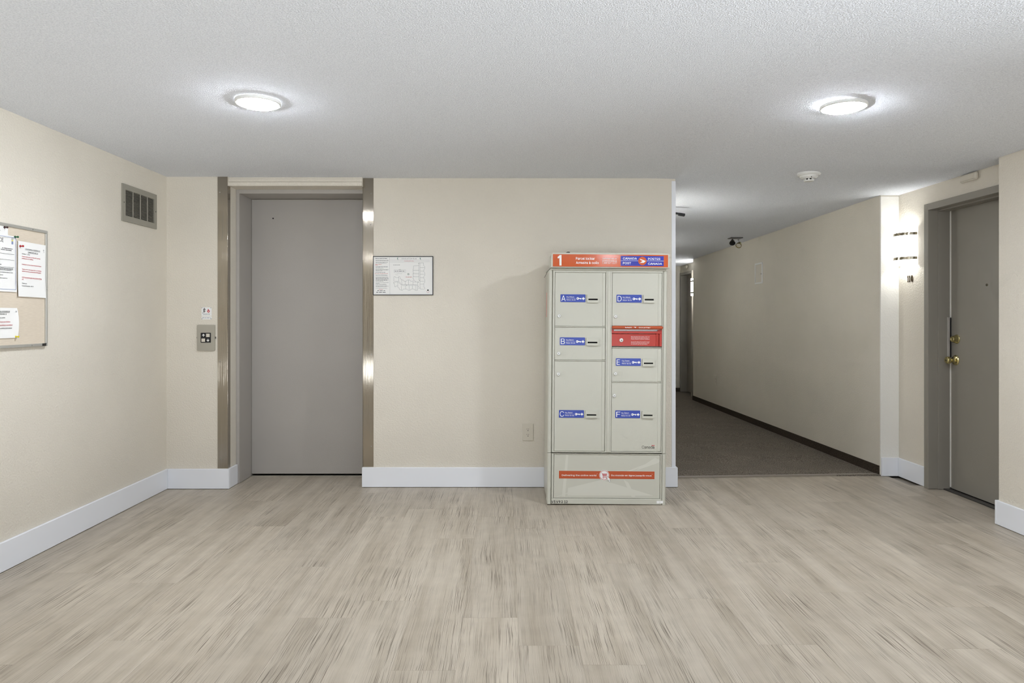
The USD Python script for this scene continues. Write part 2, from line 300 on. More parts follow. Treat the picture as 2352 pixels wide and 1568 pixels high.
# baseboards
BH, BT = .147, .015
def board(x0, x1, y0, y1, z=0.0025): return box(x0, x1, y0, y1, z, BH, .002)
struct('baseboard_left', board(XL, XL + BT, -3.2, YS - .001), M['trim_white'], 'white baseboard along the left wall', 'baseboard')
struct('baseboard_back_left', [board(XL + BT + .0005, -2.034 + BT, YS - BT, YS), board(-2.034, -2.034 + BT, YS + .0005, 5.148)], M['trim_white'], 'white baseboard below the lift call panel, turning into the doorway', 'baseboard')
struct('baseboard_back', [board(-1.053 - .006, 1.271, YB - BT, YB), board(1.256, 1.271, YB + .0005, 5.325)], M['trim_white'], 'white baseboard along the back wall behind the locker', 'baseboard')
struct('baseboard_hall_end_face', board(XH, XD - BT - .0005, YH - BT - .003, YH - .003), M['trim_white'], 'short white baseboard on the end face of the hallway wall', 'baseboard')
struct('baseboard_door_side', board(XD - BT, XD, 5.036, YH - .0005), M['trim_white'], 'white baseboard between hallway end face and the 110 door frame', 'baseboard')
struct('baseboard_right', [board(XR - BT, XR, 2.0, 4.1295), board(XR - BT, 3.06, 4.13, 4.145)], M['trim_white'], 'white baseboard of the wall at the right edge', 'baseboard')
ys = np.linspace(YH + .02, HALL_CORNER, 12)
def cove(x0, x1, ys):
    m = sheet(np.array([x0, x1]), ys, lambda x, y: hall_z(y) + .068 + 0 * x, .07); return m
struct('baseboard_hall_right', cove(XH - .012, XH, ys), M['carpet_base'], 'dark brown carpet baseboard along the right hallway wall', 'baseboard')
struct('baseboard_hall_end', box(1.256, XD, HALL_END - .012, HALL_END, -.055, .012), M['carpet_base'], 'dark brown carpet baseboard at the hallway far end', 'baseboard')

# ------------------------------------------------------------------ lift door
d1 = thing('door_1', (-1.5435, 5.43, 0), 'back', 'plain grey steel lift door deep in its grey frame', 'door', kind='structure')
obj('door_panel', box(-.4645, .4645, .018, 2.187, -.03, .03, .002), M['grey_paint'], d1)
fx, z0, z1 = .4895, -.05, .277
def ring(x, xi, t, ti, za, zb): return [box(-x, -xi, 0.003, t, za, zb, .001), box(xi, x, 0.003, t, za, zb, .001), box(-xi, xi, ti, t, za, zb, .001)]
obj('door_frame', ring(fx, .4655, 2.3, 2.1885, z0, z1), M['grey_paint'], d1)
obj('door_sill', box(-.4655, .4655, .0, .004, -.03, .028), M['aluminium'], d1)
obj('view_hole', ext(disc(-.2945, 2.037, .0058), .0295, .0308), M['dark'], d1, label='small black hole near the top of the door')
def guard(x0, x1, y, corner, back, screws, label):
    """A stainless angle on a wall corner; local origin on the wall face."""
    g = thing('corner_guard', (corner, y, 0), 'back', label, 'corner guard', 'stainless corner guards of the lift doorway')
    ztop = 2.283
    obj('face_plate', box(x0 - corner, x1 - corner, .15, ztop, .0006, .003, .0008), M['steel'], g)
    s = 1 if x0 < corner - .02 else -1
    obj('return_plate', box(0.0002 if s > 0 else -.003, .003 if s > 0 else -.0002, .15, ztop if s < 0 else 2.217, -back, .003, .0008), M['steel'], g)
    for (dx, z) in screws: obj('screw', lathe([(0, .006), (.0022, .0055), (.0036, .0045), (.004, .003), (0, .003)], 14, loc=(dx, z, 0)), M['zinc'], g, True)
guard(-2.108, -2.0345, YS, -2.034, .040, [(-.058, 2.17), (-.055, 1.52), (-.058, 1.25), (-.056, .93), (-.056, .22)], 'stainless corner guard left of the grey lift door')
guard(-1.0525, -.976, YB, -1.053, .040, [(.06, 2.17), (.057, 1.94), (.062, .98), (.06, .30)], 'stainless corner guard right of the grey lift door, beside the evacuation plan')

# call panel and the two signs
def at(px, py, y): return ((px - VX) * y / F, EYE + (VY - py) * y / F)   # photo pixel to x, z at depth y
cx, cz = at(473.8, 775.3, YS - .005)
cp = thing('lift_call_panel', (cx, YS, cz), 'back', 'brushed steel lift call panel with up and down buttons', 'call panel')
obj('face_plate', ext(rrect(-.065, .065, -.095, .095, .008), .0005, .012), M['aluminium'], cp)
for b in (box(-.0685, -.0655, -.004, .004, .001, .009), box(.0655, .070, -.007, .007, .001, .009)): obj('side_clip', b, M['dark_steel'], cp)
obj('button_plate', ext(rrect(-.0365, .0365, -.036, .036, .002), .012, .0145), M['black'], cp)
for s in (1, -1):
    b = obj('button', ext(rrect(s * .017 - .0125, s * .017 + .0125, s * .0175 - .0125, s * .0175 + .0125, .0015), .0145, .018), M['ivory'], cp, label='square ivory ' + ('upper' if s > 0 else 'lower') + ' call button')
    p = [(-.0105, -.001), (0, .0105), (.0105, -.001), (.0075, -.004), (.0025, .0015), (.0025, -.0105), (-.0025, -.0105), (-.0025, .0015), (-.0075, -.004)]
    obj('arrow', ext(Polygon([(x - s * .0165, y * s + s * .0185) for x, y in p]), .0145, .0152), M['sign_white'], cp, label='white arrow pointing ' + ('up' if s > 0 else 'down'))
cx, cz = at(474.2, 719.4, YS - .004)
fs = thing('fire_sign', (cx, YS, cz), 'back', 'small white fire stairs sign above the lift call panel', 'sign')
obj('upper_plate', ext(rrect(-.0365, .0365, -.018, .044, .003), .0005, .003), M['sign_white'], fs)
obj('lower_plate', ext(rrect(-.0365, .0365, -.044, -.0215, .003), .0005, .003), M['sign_white'], fs)
man = unary_union([disc(-.017, .037, .003), LineString([(-.016, .033), (-.018, .022)]).buffer(.0026), LineString([(-.018, .022), (-.0125, .016), (-.0135, .009)]).buffer(.0019),
                   LineString([(-.018, .022), (-.022, .015), (-.019, .01)]).buffer(.0019), LineString([(-.016, .031), (-.009, .027), (-.008, .032)]).buffer(.0014), LineString([(-.016, .031), (-.023, .028), (-.024, .023)]).buffer(.0014),
                   Polygon([(-.031, .0), (-.006, .017), (-.006, .0205), (-.012, .0165), (-.0125, .0135), (-.018, .0125), (-.0185, .009), (-.024, .0085), (-.0245, .005), (-.031, .004)])])
obj('stairs_pictogram', ext(man, .003, .0034), M['ink'], fs)
flame = Polygon([(.013, .004), (.004, .012), (.006, .022), (.010, .019), (.009, .034), (.017, .027), (.020, .019), (.0235, .025), (.024, .013), (.019, .006)])
obj('flame_pictogram', ext(flame.difference(Polygon([(.013, .008), (.0105, .013), (.014, .021), (.017, .013)])), .003, .0034), M['ink_red'], fs)
rg = random.Random(3)
obj('printing', dashes(rg, -.028, .028, -.004, .0035, .003) + dashes(rg, -.024, .026, -.011, .0025, .003) + dashes(rg, -.031, .031, -.034, .004, .003), M['ink_grey'], fs)
for x in (-.0325, .0325):
    for y in (.040, -.040): obj('screw', ext(disc(x, y, .0025, 4), .003, .0042), M['dark_steel'], fs)

# evacuation plan
cx, cz = at(925.9, 632.9, YB - .004)
ep = thing('evacuation_plan', (cx, YB, cz), 'back', 'black framed evacuation plan on the wall right of the lift', 'evacuation plan')
EW, EH = .222, .144
obj('frame', ext(rrect(-EW, EW, -EH, EH, .003).difference(sbox(-EW + .0045, -EH + .0045, EW - .0045, EH - .0045)), .0005, .011), M['black'], ep)
obj('sheet', box(-EW + .0045, EW - .0045, -EH + .0045, EH - .0045, .0005, .005), M['paper'], ep)
def e(x, y): return ((x - 1035) / 13.64 / 311.8, (790 - y) / 13.64 / 311.8)     # close-up of the plan to metres
def ew(lines, w=1): return [[e(*p) for p in l] for l in lines]
Z5 = .005
rows = [(300, 2, 0), (325, 2, 0), (375, 1.9, 0), (398, 1.7, 0), (500, 1.9, 0), (522, 1.9, 0), (548, 1.2, 0), (590, 2, 0), (612, 2, 0), (632, 1, 0), (770, 1.8, 0), (792, 1.9, 0), (838, 2, 0), (858, 2, 0), (878, 2, 0), (898, 2, 0),
        (920, 1.8, 0), (940, 2, 0), (962, 1.2, 0), (1005, 2, 0), (1030, .6, 0), (1060, 1.7, 0), (1080, 1.7, 0), (1118, 2, 0), (1140, 1.7, 0), (1185, 1.8, 0)]
ink = []
for y, l, _ in rows: ink += dashes(rg, *(e(175, 0)[0], e(175 + 200 * l, 0)[0]), e(0, y + 7)[1], .0028, Z5)
obj('small_print', ink, M['ink_grey'], ep)
bold = dashes(rg, e(165, 0)[0], e(540, 0)[0], e(0, 260)[1], .0042, Z5) + dashes(rg, e(165, 0)[0], e(475, 0)[0], e(0, 695)[1], .0036, Z5)
bold += dashes(rg, e(225, 0)[0], e(475, 0)[0], e(0, 1272)[1], .0062, Z5) + dashes(rg, e(190, 0)[0], e(510, 0)[0], e(0, 1325)[1], .0062, Z5)
bold += dashes(rg, e(775, 0)[0], e(1075, 0)[0], e(0, 660)[1], .0055, Z5) + dashes(rg, e(905, 0)[0], e(968, 0)[0], e(0, 600)[1], .003, Z5) + dashes(rg, e(725, 0)[0], e(940, 0)[0], e(0, 460)[1], .0032, Z5)
obj('headings', bold, M['ink_grey'], ep)
redtext = [text('CHANDLERS HILL', *e(1225, 342), .0052, Z5, align='c', width=.073)] + dashes(rg, e(170, 0)[0], e(370, 0)[0], e(0, 440)[1], .003, Z5) + dashes(rg, e(170, 0)[0], e(240, 0)[0], e(0, 465)[1], .003, Z5)
redtext += [text('YOU ARE HERE', *e(1210, 846), .0052, Z5, align='c', width=.047, bold=True)] + dashes(rg, e(150, 0)[0], e(555, 0)[0], e(0, 732)[1], .0026, Z5) + dashes(rg, e(270, 0)[0], e(400, 0)[0], e(0, 1228)[1], .0024, Z5)
cc = e(1815, 1290)
redtext += [ext(disc(*cc, .009).difference(disc(*cc, .0078)), Z5, Z5 + .0004)]
obj('red_print', redtext, M['ink_red'], ep)
obj('title', [text('EVACUATION PLAN', *e(1228, 275), .0088, Z5, align='c', width=.109)], M['ink_grey'], ep)
obj('crest', [box(*(e(1795, 0)[0], e(1838, 0)[0]), *(e(0, 1268)[1], e(0, 1225)[1]), Z5, Z5 + .0006)], M['ink'], ep)
gl = [[(845, 265), (868, 238), (872, 225)], [(858, 268), (880, 292)], [(870, 232), (850, 245)], [(1565, 225), (1585, 245), (1575, 262), (1592, 290)], [(1580, 235), (1560, 250)]]
obj('runner_mark', [strokes(ew(gl), .003, Z5), ext(disc(*e(1200, 742), .0062).difference(disc(*e(1200, 742), .0035)), Z5, Z5 + .0004)], M['ink_green'], ep)
obj('ruling', strokes(ew([[(605, 215), (625, 1370)], [(605, 300), (1870, 300)], [(605, 362), (1870, 352)], [(755, 605), (1110, 605), (1110, 692), (755, 692), (755, 605)], [(830, 715), (1010, 735)], [(780, 745), (890, 770)]]), .0009, Z5), M['ink_grey'], ep)
pl = [[(745, 965), (745, 840), (760, 820), (790, 825), (805, 850), (890, 850), (895, 825), (925, 815), (942, 840), (942, 890), (990, 905), (1005, 930), (1040, 930), (1060, 960), (1140, 960), (1165, 925), (1245, 925), (1270, 960), (1345, 960), (1372, 920), (1365, 885), (1340, 880), (1345, 830), (1365, 815), (1360, 780), (1340, 770), (1345, 730), (1365, 715), (1362, 675), (1342, 665), (1345, 590), (1365, 570), (1365, 480), (1530, 475), (1535, 390), (1675, 390), (1680, 475), (1710, 495), (1710, 580), (1690, 600), (1690, 670), (1712, 695), (1712, 780), (1690, 805), (1690, 885), (1712, 910), (1712, 1000), (1690, 1025), (1690, 1150), (1715, 1170), (1710, 1205), (1575, 1205), (1575, 1180), (1500, 1180), (1490, 1245), (1410, 1245), (1375, 1205), (1290, 1205), (1260, 1245), (1190, 1245), (1150, 1205), (1040, 1210), (1015, 1250), (980, 1245), (930, 1230), (905, 1165), (870, 1160), (868, 1110), (830, 1110), (800, 1140), (770, 1135), (760, 1040), (745, 1015)],
      [(745, 965), (890, 960), (1000, 1075), (1470, 1075)], [(760, 1000), (870, 990), (1000, 1100), (1490, 1100)], [(895, 830), (895, 960)], [(868, 990), (868, 1110)],
      [(990, 905), (1000, 1075)], [(1100, 960), (1100, 1075)], [(1210, 925), (1210, 1075)], [(1340, 985), (1340, 1075)], [(980, 1110), (980, 1245)], [(1115, 1100), (1115, 1205)], [(1218, 1100), (1218, 1245)], [(1335, 1100), (1335, 1205)], [(1435, 1100), (1435, 1245)],
      [(1535, 475), (1535, 620), (1530, 820), (1545, 960)], [(1570, 395), (1570, 1180)], [(1345, 620), (1535, 620)], [(1345, 730), (1535, 730)], [(1345, 825), (1535, 825)], [(1345, 985), (1530, 985)], [(1380, 930), (1440, 985)], [(1500, 985), (1500, 1180)],
      [(1570, 537), (1710, 537)], [(1570, 650), (1690, 650)], [(1570, 747), (1700, 747)], [(1570, 852), (1690, 852)], [(1570, 960), (1700, 960)], [(1570, 1060), (1690, 1060)]]
obj('floor_plan', [strokes(ew(pl), .0013, Z5)] + [ext(disc(*e(x, y), .0022, 3), Z5, Z5 + .0004) for x, y in ((740, 1015), (1520, 405), (1510, 1125), (1515, 995), (1145, 1085), (1550, 940))], M['ink_grey'], ep)

# ------------------------------------------------------------------ left wall: notice board, papers, pins, vent
BY0, BY1, BZ0, BZ1 = 2.475, 3.675, 1.100, 1.718
nb = thing('notice_board', (XL, (BY0 + BY1) / 2, (BZ0 + BZ1) / 2), 'left', 'cloth faced notice board with silver frame on the left wall', 'notice board')
hw, hh = (BY1 - BY0) / 2, (BZ1 - BZ0) / 2
obj('cloth_panel', box(-hw + .01, hw - .01, -hh + .01, hh - .01, .0005, .012), M['cloth'], nb)
for nm, b in (('frame_top', (-hw, hw, hh - .015, hh)), ('frame_bottom', (-hw, hw, -hh, -hh + .015)), ('frame_right', (hw - .015, hw, -hh + .015, hh - .015)), ('frame_left', (-hw, -hw + .015, -hh + .015, hh - .015))):
    obj('frame_rail', box(*b, .0005, .02, .002), M['frame_alu'], nb)
for (y, z) in ((3.558, BZ1 - .0075), (3.552, BZ0 + .0075), (BY1 - .0075, 1.405)):
    obj('screw', lathe([(0, .023), (.002, .0225), (.0035, .020), (0, .020)], 12, loc=(y - (BY0 + BY1) / 2, z - (BZ0 + BZ1) / 2, 0)), M['zinc'], nb, True)
obj('corner_cap', box(hw - .045, hw - .0145, -hh + .001, -hh + .0145, .0195, .0212), M['dark_steel'], nb, label='grey plastic piece at the lower corner of the frame')
SX = XL + .0125                              # papers hang just off the cloth
def paper(name, y0, y1, z0, z1, lift, label, curl=lambda u, v: 0.0 * u, roll=0.0, group='notices pinned on the board'):
    t = thing(name, (SX + lift, (y0 + y1) / 2, (z0 + z1) / 2), 'left', label, 'notice', group, roll=roll)
    w, h = (y1 - y0) / 2, (z1 - z0) / 2
    m = sheet(np.linspace(-w, w, 17), np.linspace(-h, h, 17), lambda x, y: .0006 + curl(x / w, y / h), .0004)
    obj('sheet', m, M['paper'], t, True)
    return t, w, h
t4, w, h = paper('curled_notice', 3.165, 3.389, 1.648, 1.706, .0002, 'white strip of paper curling at its lower edge, highest on the board', lambda u, v: .010 * np.clip(-v - .2, 0, 1) ** 2)
obj('printing', [text('RESIDENTS.', .062, -.001, .009, .0008, align='r')], M['ink_soft'], t4)
t1, w, h = paper('bordered_notice', 3.229, 3.444, 1.380, 1.660, .0022, 'white notice with grey border and colour logo, cut by the left edge', lambda u, v: .003 * np.clip(-v, 0, 1) ** 2)
Z1 = .0012
obj('border', [strokes([[(-w + .008, -h + .012), (w - .008, -h + .012), (w - .008, h - .008), (-w + .008, h - .008), (-w + .008, -h + .012)]], .0022, .0038)], M['ink_blue'], t1)
obj('title', [text('NOTICE', w - .088, h - .037, .020, .0008, align='r', width=.105)], M['ink_soft'], t1)
pr = [text('ALL OWNERS RESIDENTS', w - .026, h - .068, .0042, .0008, align='r', bold=True), text('PROPERTY MANAGEMENT', w - .032, h - .076, .0042, .0008, align='r', bold=True)]
for y, fl in ((.092, 0), (.121, 0), (.135, .5), (.145, .55), (.158, 0), (.161, .98), (.166, .97), (.171, .9), (.182, .97), (.196, .6), (.205, .3), (.211, .75), (.217, .4)):
    pr += dashes(rg, -w + .015, w - .018, h - y - .004, .0026, .0008 if y < .14 else .0022, fill=fl) if fl else [box(-w + .015, w - .018, h - y - .001, h - y, .0008 if y < .14 else .002, .0026)]
obj('printing', pr, M['ink_soft'], t1)
obj('logo', [box(w - .034, w - .022, h - .042, h - .027, .0008, .0013)], M['ink_blue'], t1); obj('logo', [box(w - .034, w - .022, h - .027, h - .019, .0008, .0013)], M['ink_yellow'], t1)
obj('logo', [ext(sbox(w - .034, h - .019, w - .022, h - .011).difference(sbox(w - .032, h - .017, w - .024, h - .013)), .0008, .0013)], M['ink_grey'], t1)
t2, w, h = paper('residents_notice', 3.452, 3.658, 1.358, 1.640, .0045, 'white residents notice with red lines of text, nearest the right frame', lambda u, v: .004 * np.clip(-v, 0, 1) ** 2, roll=.010)
Zs = .0009
obj('heading', [text('ATTENTION ALL RESIDENTS OF', .004, h - .040, .0062, Zs, align='c', width=.112), text('CHANDLERS HILL II', .006, h - .054, .0062, Zs, align='c', width=.076),
                box(-.052, .060, h - .0425, h - .0416, Zs, Zs + .0004), box(-.032, .044, h - .0565, h - .0556, Zs, Zs + .0004), text('October 7, 2023', -w + .028, h - .066, .0055, Zs, width=.058),
                text('Thank you,', -w + .026, -h + .066, .0052, .0030, width=.036), text('Council Chandlers Hill II', -w + .026, -h + .053, .0052, .0034, width=.084)], M['ink_soft'], t2)
def body(lines, x, zc=lambda y: Zs): return [text(s, x, y, .0050, zc(y), width=wd) for s, y, wd in lines]
up = lambda y: Zs + .004 * max(-y / h, 0) ** 2 + .0003
obj('red_text', body([('Please make sure you keep ALL garage', h - .079, .136), ('parking into our building.', h - .089, .082), ('Parking for our lot except is Electrical meter', h - .119, .144),
                      ('Thank you for all request into our building', h - .144, .144), ('and the excessive underground parking gates.', h - .154, .144),
                      ('STOP and let the gate close before driving', h - .185, .147), ('off.', h - .196, .012)], -w + .028, up) + [box(-w + .028, -w + .175, h - .1875, h - .1868, up(h - .187), up(h - .187) + .0004)], M['ink_red'], t2)
obj('corner_mark', [ext(disc(w - .016, h - .030, .004).difference(disc(w - .016, h - .030, .0025)), Zs, Zs + .0004), box(w - .016, w - .012, h - .041, h - .038, Zs, Zs + .0004)], M['ink_grey'], t2)
t3, w, h = paper('parking_notice', 3.236, 3.452, 1.150, 1.300, .0002, 'half sheet parking notice low on the board, held by a yellow pin', lambda u, v: .010 * np.clip(u, 0, 1) ** 3 * (1 - v * v) + .004 * np.clip(-v, 0, 1) ** 2)
obj('heading', [text('ATTENTION ALL RESIDENTS OF', w - .052, h - .021, .0062, .0022, align='r', width=.112), text('CHANDLERS HILL II', w - .074, h - .034, .0062, .0016, align='r', width=.078),
                text('October 24, 2023', w - .085, h - .052, .0058, .0016, align='r'), text('Visitors parking spot please', w - .040, h - .103, .006, .0034, align='r'), text('thank you notify.', w - .118, h - .116, .006, .0014, align='r'),
                box(w - .164, w - .052, h - .0235, h - .0226, .0020, .0026)], M['ink_soft'], t3)
obj('red_text', [text('Parking is for Visitors', w - .051, h - .072, .0062, .0028, align='r'), text('No parking is permitted', w - .038, h - .088, .0062, .0040, align='r')], M['ink_red'], t3)
obj('corner_mark', [ext(disc(w - .013, h - .018, .004).difference(disc(w - .013, h - .018, .0025)), .0055, .006)], M['ink_grey'], t3)
def pin(px, py, z, mm, label, out=.020):
    x = XL + .021; y = x * F / (px - VX)
    t = thing('push_pin', (XL + .0122, y, EYE + (VY - py) * y / F), 'left', label, 'push pin', 'push pins in the notice board')
    obj('pin_head', lathe([(0, z), (.0058, z), (.0058, z + .0025), (.0034, z + .004), (.0029, z + .011), (.0052, z + .0135), (.0052, z + .016), (.0045, z + .017), (0, z + .017)], 18), mm, t, True)
    obj('needle', lathe([(0, -.004), (.0005, -.002), (.0005, z + .001), (0, z + .001)], 8), M['zinc'], t)
pin(13.5, 522, .001, M['pin_brown'], 'dark brown push pin holding the curled strip of paper')
pin(36.5, 544, .004, M['pin_green'], 'green push pin at the corner of the bordered notice')
pin(47.5, 565, .006, M['pin_red'], 'red push pin in the corner of the residents notice')
pin(38.0, 773, .003, M['pin_yellow'], 'yellow push pin below the parking notice')

VY0, VY1, VZ0, VZ1 = 4.411, 4.843, 1.879, 2.122
av = thing('air_vent', (XL, (VY0 + VY1) / 2, (VZ0 + VZ1) / 2), 'left', 'grey return air grille high on the left wall', 'air vent')
hw, hh = (VY1 - VY0) / 2, (VZ1 - VZ0) / 2; iw, ih = hw - .034, hh - .037
obj('frame', ext(sbox(-hw, -hh, hw, hh).difference(sbox(-iw, -ih, iw, ih)), .0005, .010), M['vent'], av)
obj('duct', box(-iw - .002, iw + .002, -ih - .002, ih + .002, .0003, .0012), M['dark'], av, label='black duct behind the slats')
for i in range(20):
    y = -ih + (i + .5) * 2 * ih / 20; a = .5
    m = box(-iw, iw, -.0004, .0004, -.0042, .0042); m.apply_transform(trimesh.transformations.rotation_matrix(.75, [1, 0, 0])); m.apply_translation([0, y, .0052])
    obj('slat', m, M['vent'], av)
for i in (-1, 0, 1): obj('mullion', box(i * iw / 2 - .0035, i * iw / 2 + .0035, -ih, ih, .0055, .0102, .0008), M['vent'], av)
for s in (-1, 1): obj('screw', ext(disc(s * (hw - .016), .0, .004, 4), .010, .0115), M['dark_steel'], av)

# ------------------------------------------------------------------ parcel locker
LS, LX, LY = 344.0, 1393.0, 1159.5           # close-ups of its front, to metres right of and above its foot
def loc(px, py): return (((px - LX) - .0075 * (LY - py)) / LS, ((LY - py) + .0075 * (px - LX)) / LS)
def c1(x, y): return loc(1230 + x / 4.9, 540 + y / 4.9)
def c2(x, y): return loc(1230 + x / 4.612, 840 + y / 4.612)
def ch(x, y): return loc(1255 + x / 8.11, 570 + y / 8.11)
def cm(x, y): return loc(1395 + x / 11.2, 740 + y / 11.2)
LD, LF = .440, .470                          # carcass front and door front, out from its back
lk = thing('parcel_locker', ((LX - VX) * 4.558 / F, 5.03, .0035), 'back', 'tall grey steel parcel locker with orange header against the back wall', 'parcel locker', roll=.0075)
HWD, SPLIT, LTOP = .397, c2(0, 925)[1], c1(0, 392)[1]
def rect(fn, x0, x1, y0, y1): a, b = fn(x0, y0), fn(x1, y1); return min(a[0], b[0]), max(a[0], b[0]), min(a[1], b[1]), max(a[1], b[1])
def fbox(r, z0, z1, c=.0015): return box(r[0], r[1], r[2], r[3], z0, z1, c)
obj('cabinet', box(-HWD + .008, HWD - .008, SPLIT + .001, LTOP, 0, LD, .003), M['locker'], lk)
obj('plinth', [box(-HWD + .006, HWD - .006, .0, SPLIT - .001, 0, LD, .003)], M['locker'], lk)
for s in (-1, 1):
    for (a, b) in ((SPLIT + .0012, LTOP), (.0, SPLIT - .0012)):
        obj('corner_post', ext(rrect(s * HWD, s * (HWD - .028), .330, .466, .012), a, b).apply_transform(np.array([[1, 0, 0, 0], [0, 0, 1, 0], [0, 1, 0, 0], [0, 0, 0, 1.0]])), M['locker'], lk, 30)
lx0, lx1 = c1(220, 800)[0], c1(790, 800)[0]; rx0, rx1 = c1(864, 800)[0], c1(1424, 800)[0]
YTOPD, YBOT = c1(0, 420)[1], c2(0, 897)[1]
fr = []
def vbar(x0, x1, y0, y1, z1=LF): fr.append(box(x0, x1, y0, y1, LD - .001, z1, .0012))
vbar(-HWD + .029, lx0 - .0015, YBOT - .006, LTOP - .002); vbar(rx1 + .0015, HWD - .029, YBOT - .006, LTOP - .002)
vbar(lx1 + .0015, rx0 - .0015, YBOT - .006, LTOP - .002, LF + .002)
fr.append(box(lx1 + .012, rx0 - .012, YBOT - .006, LTOP - .004, LF, LF + .006, .002))
vbar(lx0 - .0015, lx1 + .0015, YTOPD + .0012, LTOP - .002); vbar(rx0 - .0015, rx1 + .0015, YTOPD + .0012, LTOP - .002)
fr.append(box(-HWD + .029, HWD - .029, YBOT - .012, YBOT - .0055, LD - .001, LF + .004, .001))
for b in fr: obj('frame_bar', b, M['locker'], lk)
rails = []
L1, L2 = c1(0, 1030)[1], c1(0, 1408)[1]; R1, R2, R3, R4 = c1(0, 1020)[1], c1(0, 1062)[1], c1(0, 1262)[1], c2(0, 166)[1]
for (x0, x1, y) in ((lx0, lx1, L1), (lx0, lx1, L2), (rx0, rx1, R3), (rx0, rx1, R4)): rails.append(box(x0, x1, y - .0028, y + .0028, LD - .001, LF + .003, .001))
for r in rails: obj('rail', r, M['locker'], lk)
def key_label(door, r, letter, colour):
    x0, x1, y0, y1 = r; w, h = x1 - x0, y1 - y0; Z = LF + .0006
    pl = obj('label_plate', ext(rrect(x0, x1, y0, y1, .0035), LF - .0004, Z), colour, door, label=f'blue key return label with white letter {letter}')
    return [text(letter, x0 + w * .035, y0 + h * .14, h * .70, Z, width=w * (.165 if letter != 'E' else .125)),
            text('Key Return', x0 + w * .245, y0 + h * .59, h * .17, Z, width=w * .30), text('Retour de clé', x0 + w * .245, y0 + h * .22, h * .17, Z, width=w * .36),
            box(x0 + w * .245, x0 + w * .60, y0 + h * .475, y0 + h * .495, Z, Z + .0003),
            ext(unary_union([disc(x0 + w * .69, y0 + h * .47, h * .165), sbox(x0 + w * .70, y0 + h * .42, x0 + w * .84, y0 + h * .54), sbox(x0 + w * .79, y0 + h * .36, x0 + w * .835, y0 + h * .5)]).difference(disc(x0 + w * .676, y0 + h * .47, h * .055)), Z, Z + .0003),
            ext(Polygon([(x0 + w * a, y0 + h * b) for a, b in ((.865, .57), (.915, .57), (.905, .70), (.985, .47), (.905, .24), (.915, .37), (.865, .37))]), Z, Z + .0003)]
def compartment(letter, r, plate, slot, lock, emb, fn, strip, blue):
    d = obj('compartment_door', [fbox(r, LD - .001, LF - .002, .0018), box(r[1] - strip, r[1] - .002, r[2] + .002, r[3] - .002, LF - .004, LF + .0005, .002)], M['locker'], lk, label=f'locker door lettered {letter}')
    obj('lettering', key_label(d, rect(fn, *plate), letter, M[blue]), M['sign_white'], d)
    s = rect(fn, *slot)
    q = sbox(s[0] + .0085, s[2] + (s[3] - s[2]) * .30, s[1] - .0075, s[2] + (s[3] - s[2]) * .50)
    obj('key_slot_box', ext(rrect(*s, .002).difference(q), LF - .003, LF + .009), M['locker'], d)
    obj('key_slot', box(q.bounds[0], q.bounds[2], q.bounds[1], q.bounds[3], LF - .0018, LF - .001), M['dark'], d, label='dark key slot')
    lx, ly = fn(*lock)
    l = obj('cam_lock', lathe([(0, LF + .006), (.0088, LF + .006), (.0108, LF + .0045), (.0125, LF - .001), (0, LF - .001)], 24, loc=(lx, ly, 0)), M['lock'], d, 30)
    obj('keyway', box(lx - .0012, lx + .0012, ly - .004, ly + .004, LF + .0058, LF + .0064), M['dark'], l)
    a = rect(fn, *emb)
    obj('embossed_square', [ext(rrect(*a, .002).difference(rrect(a[0] + .0012, a[1] - .0012, a[2] + .0012, a[3] - .0012, .0012)), LF - .0025, LF - .001), text(letter, (a[0] + a[1]) / 2, a[2] + .0025, (a[3] - a[2]) * .55, LF - .0024, align='c', d=.0012)], M['locker'], d)
    return d
g = .0036
compartment('A', (lx0, lx1, L1 + g, YTOPD), (282, 562, 668, 757), (580, 713, 672, 762), (266, 912), (305, 350, 885, 935), c1, .022, 'blue_label')
compartment('B', (lx0, lx1, L2 + g, L1 - g), (275, 557, 1152, 1242), (572, 708, 1158, 1245), (262, 1335), (300, 342, 1312, 1358), c1, .022, 'blue_label')
compartment('C', (lx0, lx1, YBOT - .004, L2 - g), (249, 512, 471, 553), (528, 655, 475, 553), (243, 92), (275, 315, 68, 115), c2, .022, 'blue_label')
compartment('D', (rx0, rx1, R1 + .002, YTOPD), (913, 1195, 672, 762), (1213, 1342, 675, 765), (902, 918), (938, 982, 893, 940), c1, .026, 'blue_label')
compartment('E', (rx0, rx1, R4 + g, R3 - g), (905, 1186, 1388, 1474), (1204, 1334, 1394, 1478), (900, 1563), (934, 982, 1540, 1588), c1, .026, 'blue_label')
dF = compartment('F', (rx0, rx1, YBOT - .004, R4 - g), (846, 1108, 475, 557), (1128, 1250, 480, 557), (836, 320), (870, 912, 298, 340), c2, .026, 'blue_label')
wx0, wx1, wy0, wy1 = rect(c2, 1128, 1260, 846, 880)
obj('wordmark', [text('Canada', wx0, wy0, .0185, LF - .002, width=wx1 - wx0)], M['ink'], dF)
obj('wordmark_flag', [box(wx1 - .018, wx1 - .013, wy1 - .004, wy1 + .003, LF - .002, LF - .0014), box(wx1 - .005, wx1, wy1 - .004, wy1 + .003, LF - .002, LF - .0014), ext(disc(wx1 - .009, wy1 - .0005, .0025, 3), LF - .002, LF - .0014)], M['ink_red'], dF)
